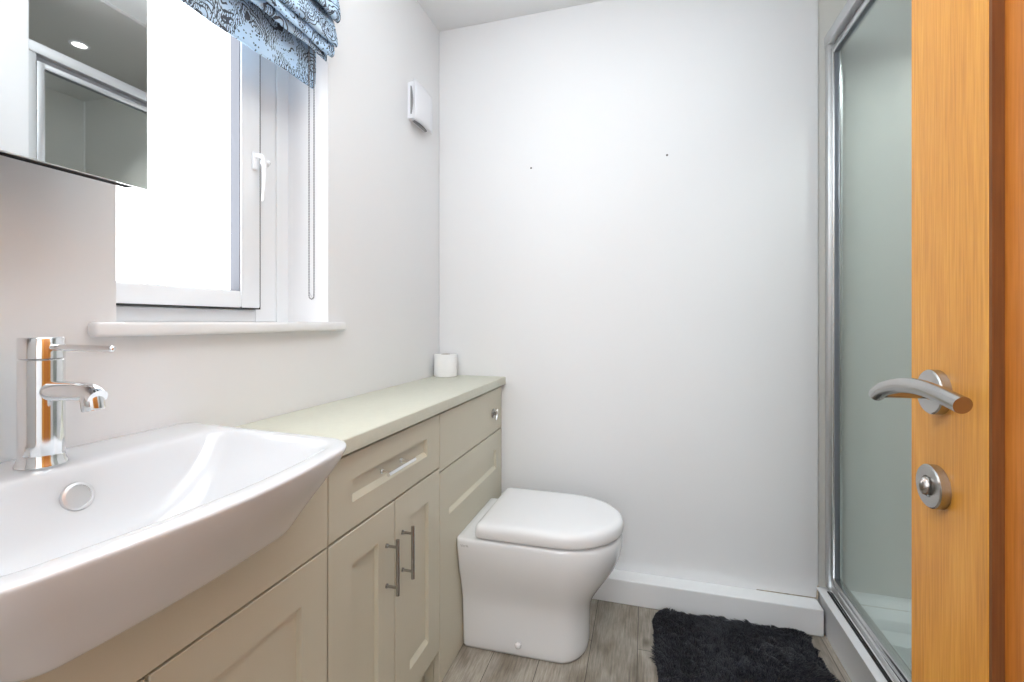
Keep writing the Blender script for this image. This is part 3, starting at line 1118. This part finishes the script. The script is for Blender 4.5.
me = bpy.data.meshes.new_from_object(tob.evaluated_get(bpy.context.evaluated_depsgraph_get()))
bpy.data.objects.remove(tob)
me.name = 'maker_mark'
me.materials.append(M['mark'])
mk = bpy.data.objects.new('maker_mark', me)
C.objects.link(mk)
mk.parent = to
mk.location = (-0.572 + 0.38, -0.1822, 0.366)
mk.rotation_euler = (PI / 2, 0, 0.02)
mk['label'] = 'tiny grey printed mark'

# ------------------------------------------------------------------ rug
ru = thing('bath_mat', 'charcoal black shaggy bath mat on the plank floor', 'rug', (0.285, 1.53, 0))
rnd = random.Random(7)
RA = math.radians(2.5)
RW, RL = 0.255, 0.285
ca, sa = math.cos(RA), math.sin(RA)


def in_rug(u, v, pad=0.0):
    r = 0.065
    du, dv = abs(u) - (RW - pad - r), abs(v) - (RL - pad - r)
    if du <= 0 or dv <= 0:
        return du <= r and dv <= r
    return du * du + dv * dv <= r * r


def rw(u, v):
    return 0.291 + u * ca - v * sa, 1.528 + u * sa + v * ca


bm = bmesh.new()
poly = []
for qx, qy, a0 in ((1, 1, 0), (-1, 1, PI / 2), (-1, -1, PI), (1, -1, 1.5 * PI)):
    for k in range(7):
        a = a0 + PI / 2 * k / 6
        poly.append(rw(qx * (RW - 0.055) + 0.05 * math.cos(a), qy * (RL - 0.055) + 0.05 * math.sin(a)))
prism_z(bm, poly, 0.0, 0.012)
obj('backing', bm, 'rug', ru)
# pile: curved tapering tufts
from mathutils import noise
verts, faces = [], []
N = 30000
cnt = 0
while cnt < N:
    u, v = rnd.uniform(-RW, RW), rnd.uniform(-RL, RL)
    if not in_rug(u, v):
        continue
    x, y = rw(u, v)
    cnt += 1
    # lie direction follows smooth noise, in clumps
    nx = noise.noise(Vector((x * 7, y * 7, 0.3)))
    ny = noise.noise(Vector((x * 7, y * 7, 9.1)))
    fx = noise.noise(Vector((x * 38, y * 38, 4.0)))
    fy = noise.noise(Vector((x * 38, y * 38, 14.0)))
    lx = nx * 0.030 + fx * 0.018 + rnd.gauss(0, 0.0018)
    ly = ny * 0.030 + fy * 0.018 + rnd.gauss(0, 0.0018)
    ed = max(abs(u) - RW + 0.03, 0) / 0.03
    ev = max(abs(v) - RL + 0.03, 0) / 0.03
    hgt = 0.031 + 0.006 * nx + 0.006 * fx + rnd.gauss(0, 0.0010) - 0.010 * max(ed, ev)
    lx += 0.010 * ed * (1 if u > 0 else -1) * 0.6
    ly += 0.010 * ev * (1 if v > 0 else -1) * 0.6
    wd = rnd.uniform(0.0011, 0.0019)
    a = rnd.uniform(0, PI)
    dx, dy = math.cos(a) * wd, math.sin(a) * wd
    i0 = len(verts)
    for t, s_ in ((0, 1.0), (0.5, 0.9), (0.85, 0.6)):
        cx_, cy_, cz_ = x + lx * t * t, y + ly * t * t, 0.008 + (hgt - 0.008) * math.sin(t * PI / 2)
        for k in range(3):
            an = a + 2 * PI * k / 3
            verts.append((cx_ + math.cos(an) * wd * s_, cy_ + math.sin(an) * wd * s_, cz_))
    verts.append((x + lx, y + ly, hgt))
    for rr in range(2):
        for k in range(3):
            k2 = (k + 1) % 3
            faces.append((i0 + rr * 3 + k, i0 + rr * 3 + k2, i0 + rr * 3 + 3 + k2, i0 + rr * 3 + 3 + k))
    for k in range(3):
        faces.append((i0 + 6 + k, i0 + 6 + (k + 1) % 3, i0 + 9))
me = bpy.data.meshes.new('pile')
me.from_pydata(verts, [], faces)
me.polygons.foreach_set('use_smooth', [True] * len(me.polygons))
me.materials.append(M['rug'])
po = bpy.data.objects.new('pile', me)
C.objects.link(po)
po.parent = ru
po.location = -ru.location
po['kind'] = 'stuff'

# ------------------------------------------------------------------ shower tray and screen
TXF = 0.598
st = thing('shower_tray', 'raised white shower tray behind the glass screen', 'shower tray', (1.06, 1.53, 0))


def rr(x0, x1, y0, y1, r, z, n=5):
    pts = []
    for cx_, cy_, a0 in ((x1 - r, y1 - r, 0), (x0 + r, y1 - r, PI / 2), (x0 + r, y0 + r, PI), (x1 - r, y0 + r, 1.5 * PI)):
        for k in range(n + 1):
            a = a0 + PI / 2 * k / n
            pts.append(Vector((cx_ + r * math.cos(a), cy_ + r * math.sin(a), z)))
    return pts


bm = loft(bmesh.new(), [
    rr(TXF + 0.006, XS - 0.001, YS + 0.001, WB + 0.004, 0.002, 0.0), rr(TXF + 0.006, XS - 0.001, YS + 0.001, WB + 0.004, 0.002, 0.118), rr(TXF - 0.002, XS - 0.001, YS + 0.001, WB + 0.004, 0.004, 0.128),
    rr(TXF - 0.004, XS - 0.001, YS + 0.001, WB + 0.004, 0.004, 0.134), rr(TXF + 0.002, XS - 0.004, YS + 0.004, WB, 0.006, 0.138),
    rr(0.675, XS - 0.07, YS + 0.07, WB - 0.075, 0.05, 0.138), rr(0.682, XS - 0.077, YS + 0.077, WB - 0.082, 0.05, 0.132),
    rr(0.695, XS - 0.09, YS + 0.09, WB - 0.095, 0.06, 0.070), rr(0.72, XS - 0.12, YS + 0.12, WB - 0.125, 0.07, 0.060)])
obj('tray_body', bm, 'trim', st, smooth='auto')
bm = lathe(bmesh.new(), (1.12, 1.50, 0.060), (0, 0, 1), [(0.055, 0), (0.055, 0.004), (0.045, 0.008), (0, 0.009)], 32)
obj('waste_cover', bm, 'chrome', st, smooth='auto')

ss = thing('shower_screen', 'chrome-framed clear glass shower screen beside the oak door', 'shower screen', (0.63, 1.53, 0.138))
SY0, SY1 = YS + 0.002, WB - 0.001
bm = bmesh.new()
# bottom rail: stepped
box(bm, 0.624, 0.672, SY0, SY1, 0.138, 0.157, bev=0.002)
box(bm, 0.630, 0.667, SY0, SY1, 0.155, 0.176, bev=0.003)
obj('bottom_rail', bm, 'chrome', ss, smooth='auto')
obj('seal_strip', B_(0.618, 0.6235, SY0 + 0.03, SY1 - 0.03, 0.138, 0.1405), 'darkgap', ss)
bm = bmesh.new()
box(bm, 0.618, 0.672, SY0, SY1, 2.072, 2.112, bev=0.003)
obj('header_rail', bm, 'satin', ss, smooth='auto')
obj('rail_gap', B_(0.640, 0.664, SY0 + 0.03, SY1 - 0.03, 2.044, 2.074), 'grille', ss)
for y0, y1 in ((SY1 - 0.030, SY1), (SY0, SY0 + 0.030)):
    bm = bmesh.new()
    box(bm, 0.622, 0.668, y0, y1, 0.150, 2.075, bev=0.003)
    obj('wall_post', bm, 'satin', ss, smooth='auto')
# opening door inside the frame
bm = bmesh.new()
frame_yz(bm, 0.628, 0.654, SY0 + 0.034, SY1 - 0.034, 0.181, 2.050, 0.024, 0.020, 0.020, 0.020, 0.002)
df = obj('door_frame', bm, 'alu', ss, smooth='auto')
bm = bmesh.new()
frame_yz(bm, 0.633, 0.649, SY0 + 0.056, SY1 - 0.052, 0.198, 2.032, 0.003, 0.003, 0.002, 0.003, 0)
obj('glazing_seal', bm, 'gasket', df)
obj('glass', B_(0.639, 0.643, SY0 + 0.056, SY1 - 0.052, 0.199, 2.032), 'glass', df)
bm = lathe(bmesh.new(), (0.639, 1.275, 1.122), (-1, 0, 0), [(0.008, 0), (0.008, 0.012), (0.020, 0.016), (0.022, 0.022), (0.020, 0.027), (0, 0.029)], 28)
kb = obj('door_knob', bm, 'plastic', df, smooth='auto')

dl = thing('downlight', 'round recessed downlight in the shower ceiling, seen in the mirror', 'light', (1.03, 1.506, CH - 0.012))
bm = lathe(bmesh.new(), (1.03, 1.506, CH - 0.012), (0, 0, -1), [(0.026, -0.001), (0.038, -0.001), (0.038, 0.003), (0.034, 0.005), (0.028, 0.004), (0.026, 0.001)], 36)
obj('trim_ring', bm, 'plastic', dl, smooth='auto')
bm = lathe(bmesh.new(), (1.03, 1.506, CH - 0.0125), (0, 0, -1), [(0.027, 0), (0.027, 0.0015), (0, 0.0015)], 32)
obj('lamp_face', bm, 'lamp', dl)

t = thing('added_ceiling_lamp', 'added round white fill lamp in the unseen hall', 'ceiling light', (0, -0.85, CH))  # added lamp body for the hall fill, out of view
bm = lathe(bmesh.new(), (0, -0.85, CH), (0, 0, -1), [(0, 0), (0.22, 0), (0.22, 0.03), (0.21, 0.035), (0.205, 0.03), (0, 0.03)], 48)
obj('base', bm, 'plastic', t, smooth='auto')
bm = lathe(bmesh.new(), (0, -0.85, CH), (0, 0, -1), [(0.204, 0.031), (0.204, 0.05), (0.19, 0.060), (0, 0.062)], 48)
obj('diffuser', bm, 'lamp', t, smooth='auto')
# added fill lamp on the bathroom ceiling, unseen above the frame
t = thing('added_ceiling_lamp', 'added unseen fill lamp over the bathroom floor', 'ceiling light', (-0.08, 0.80, CH))
bm = lathe(bmesh.new(), (-0.08, 0.80, CH), (0, 0, -1), [(0, 0), (0.05, 0), (0.05, 0.02), (0.02, 0.03), (0.014, 0.06), (0.014, 0.125), (0, 0.125)], 32)
obj('base', bm, 'plastic', t, smooth='auto')
# added hall window, unseen behind the camera, goes with the frontal fill
hw = bpy.data.objects.new('added_fill_window', None)
C.objects.link(hw)
hw.location = (-0.05, -1.75, 0.7)
hw['kind'] = 'structure'
bm = bmesh.new()
for x0, x1, z0, z1 in ((-0.56, -0.50, 0.64, 2.06), (0.40, 0.46, 0.64, 2.06), (-0.50, 0.40, 0.64, 0.70), (-0.50, 0.40, 2.0, 2.06)):
    box(bm, x0, x1, -1.75, -1.715, z0, z1, 0.003)
obj('window_frame', bm, 'upvc', hw)
obj('pane', B_(-0.50, 0.40, -1.749, -1.735, 0.70, 2.0), 'pane', hw)

# ------------------------------------------------------------------ oak door (opened inwards, camera stands beside it)
DX, DE = 0.330, 0.713
DH = -0.045
d1 = bpy.data.objects.new('door_1', None)
C.objects.link(d1)
d1.location = (DX + 0.022, DH, 0)
d1['kind'] = 'structure'
SW = 0.1395
bm = bmesh.new()
box(bm, DX, DX + 0.044, DE - SW, DE, 0.008, 1.985, bev=0.0015)
obj('lock_stile', bm, 'oak', d1)
obj('hinge_stile', B_(DX, DX + 0.044, DH, DH + 0.11, 0.008, 1.985, bev=0.0015), 'oak', d1)
obj('rail', B_(DX, DX + 0.044, DH + 0.11, DE - SW, 1.865, 1.985, bev=0.001), 'oak', d1)
obj('rail', B_(DX, DX + 0.044, DH + 0.11, DE - SW, 0.008, 0.20, bev=0.001), 'oak', d1)
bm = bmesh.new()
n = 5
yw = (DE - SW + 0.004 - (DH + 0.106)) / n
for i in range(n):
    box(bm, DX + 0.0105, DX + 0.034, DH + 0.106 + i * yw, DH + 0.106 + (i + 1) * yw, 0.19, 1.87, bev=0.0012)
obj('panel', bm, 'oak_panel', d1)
obj('recess_strip', B_(DX + 0.0005, DX + 0.012, DE - SW - 0.004, DE - SW + 0.0005, 0.2, 1.865), 'oak_dark', d1)  # dark brown strip along the recess side of the stile
HZ, HY = 1.009, 0.655
rs_ = obj('handle_rose', lathe(bmesh.new(), (DX, HY, HZ), (-1, 0, 0), [(0.026, 0), (0.026, 0.0085), (0.0245, 0.010), (0.010, 0.010), (0.009, 0.010)], 48), 'steel', d1, smooth='auto')
bm = cyl(bmesh.new(), (DX - 0.008, HY, HZ), (DX - 0.052, HY + 0.001, HZ - 0.001), 0.0080, n=28)
obj('neck', bm, 'steel', rs_, smooth='auto')
bm = tube(bmesh.new(), spline([(DX - 0.0555, HY + 0.014, HZ - 0.007), (DX - 0.0565, HY - 0.008, HZ + 0.003), (DX - 0.055, HY - 0.045, HZ + 0.012), (DX - 0.0525, HY - 0.085, HZ + 0.013), (DX - 0.0465, HY - 0.129, HZ + 0.0045)], 8), 0.0083, 32)
obj('lever', bm, 'steel', rs_, smooth='auto')
LZ = 0.898
lr = obj('lock_rose', lathe(bmesh.new(), (DX, HY + 0.001, LZ), (-1, 0, 0), [(0.0252, 0), (0.0252, 0.009), (0.0238, 0.0105), (0.0125, 0.0105), (0.0118, 0.0085), (0, 0.0085)], 48), 'steel', d1, smooth='auto')
bm = lathe(bmesh.new(), (DX - 0.008, HY + 0.001, LZ), (-1, 0, 0), [(0.0110, 0), (0.0110, 0.004), (0.0095, 0.008), (0.005, 0.0105), (0, 0.011)], 32)
for v in bm.verts:
    v.co.y = HY + 0.001 + (v.co.y - HY - 0.001) * 0.62
obj('thumb_turn', bm, 'gunmetal', lr, smooth='auto')
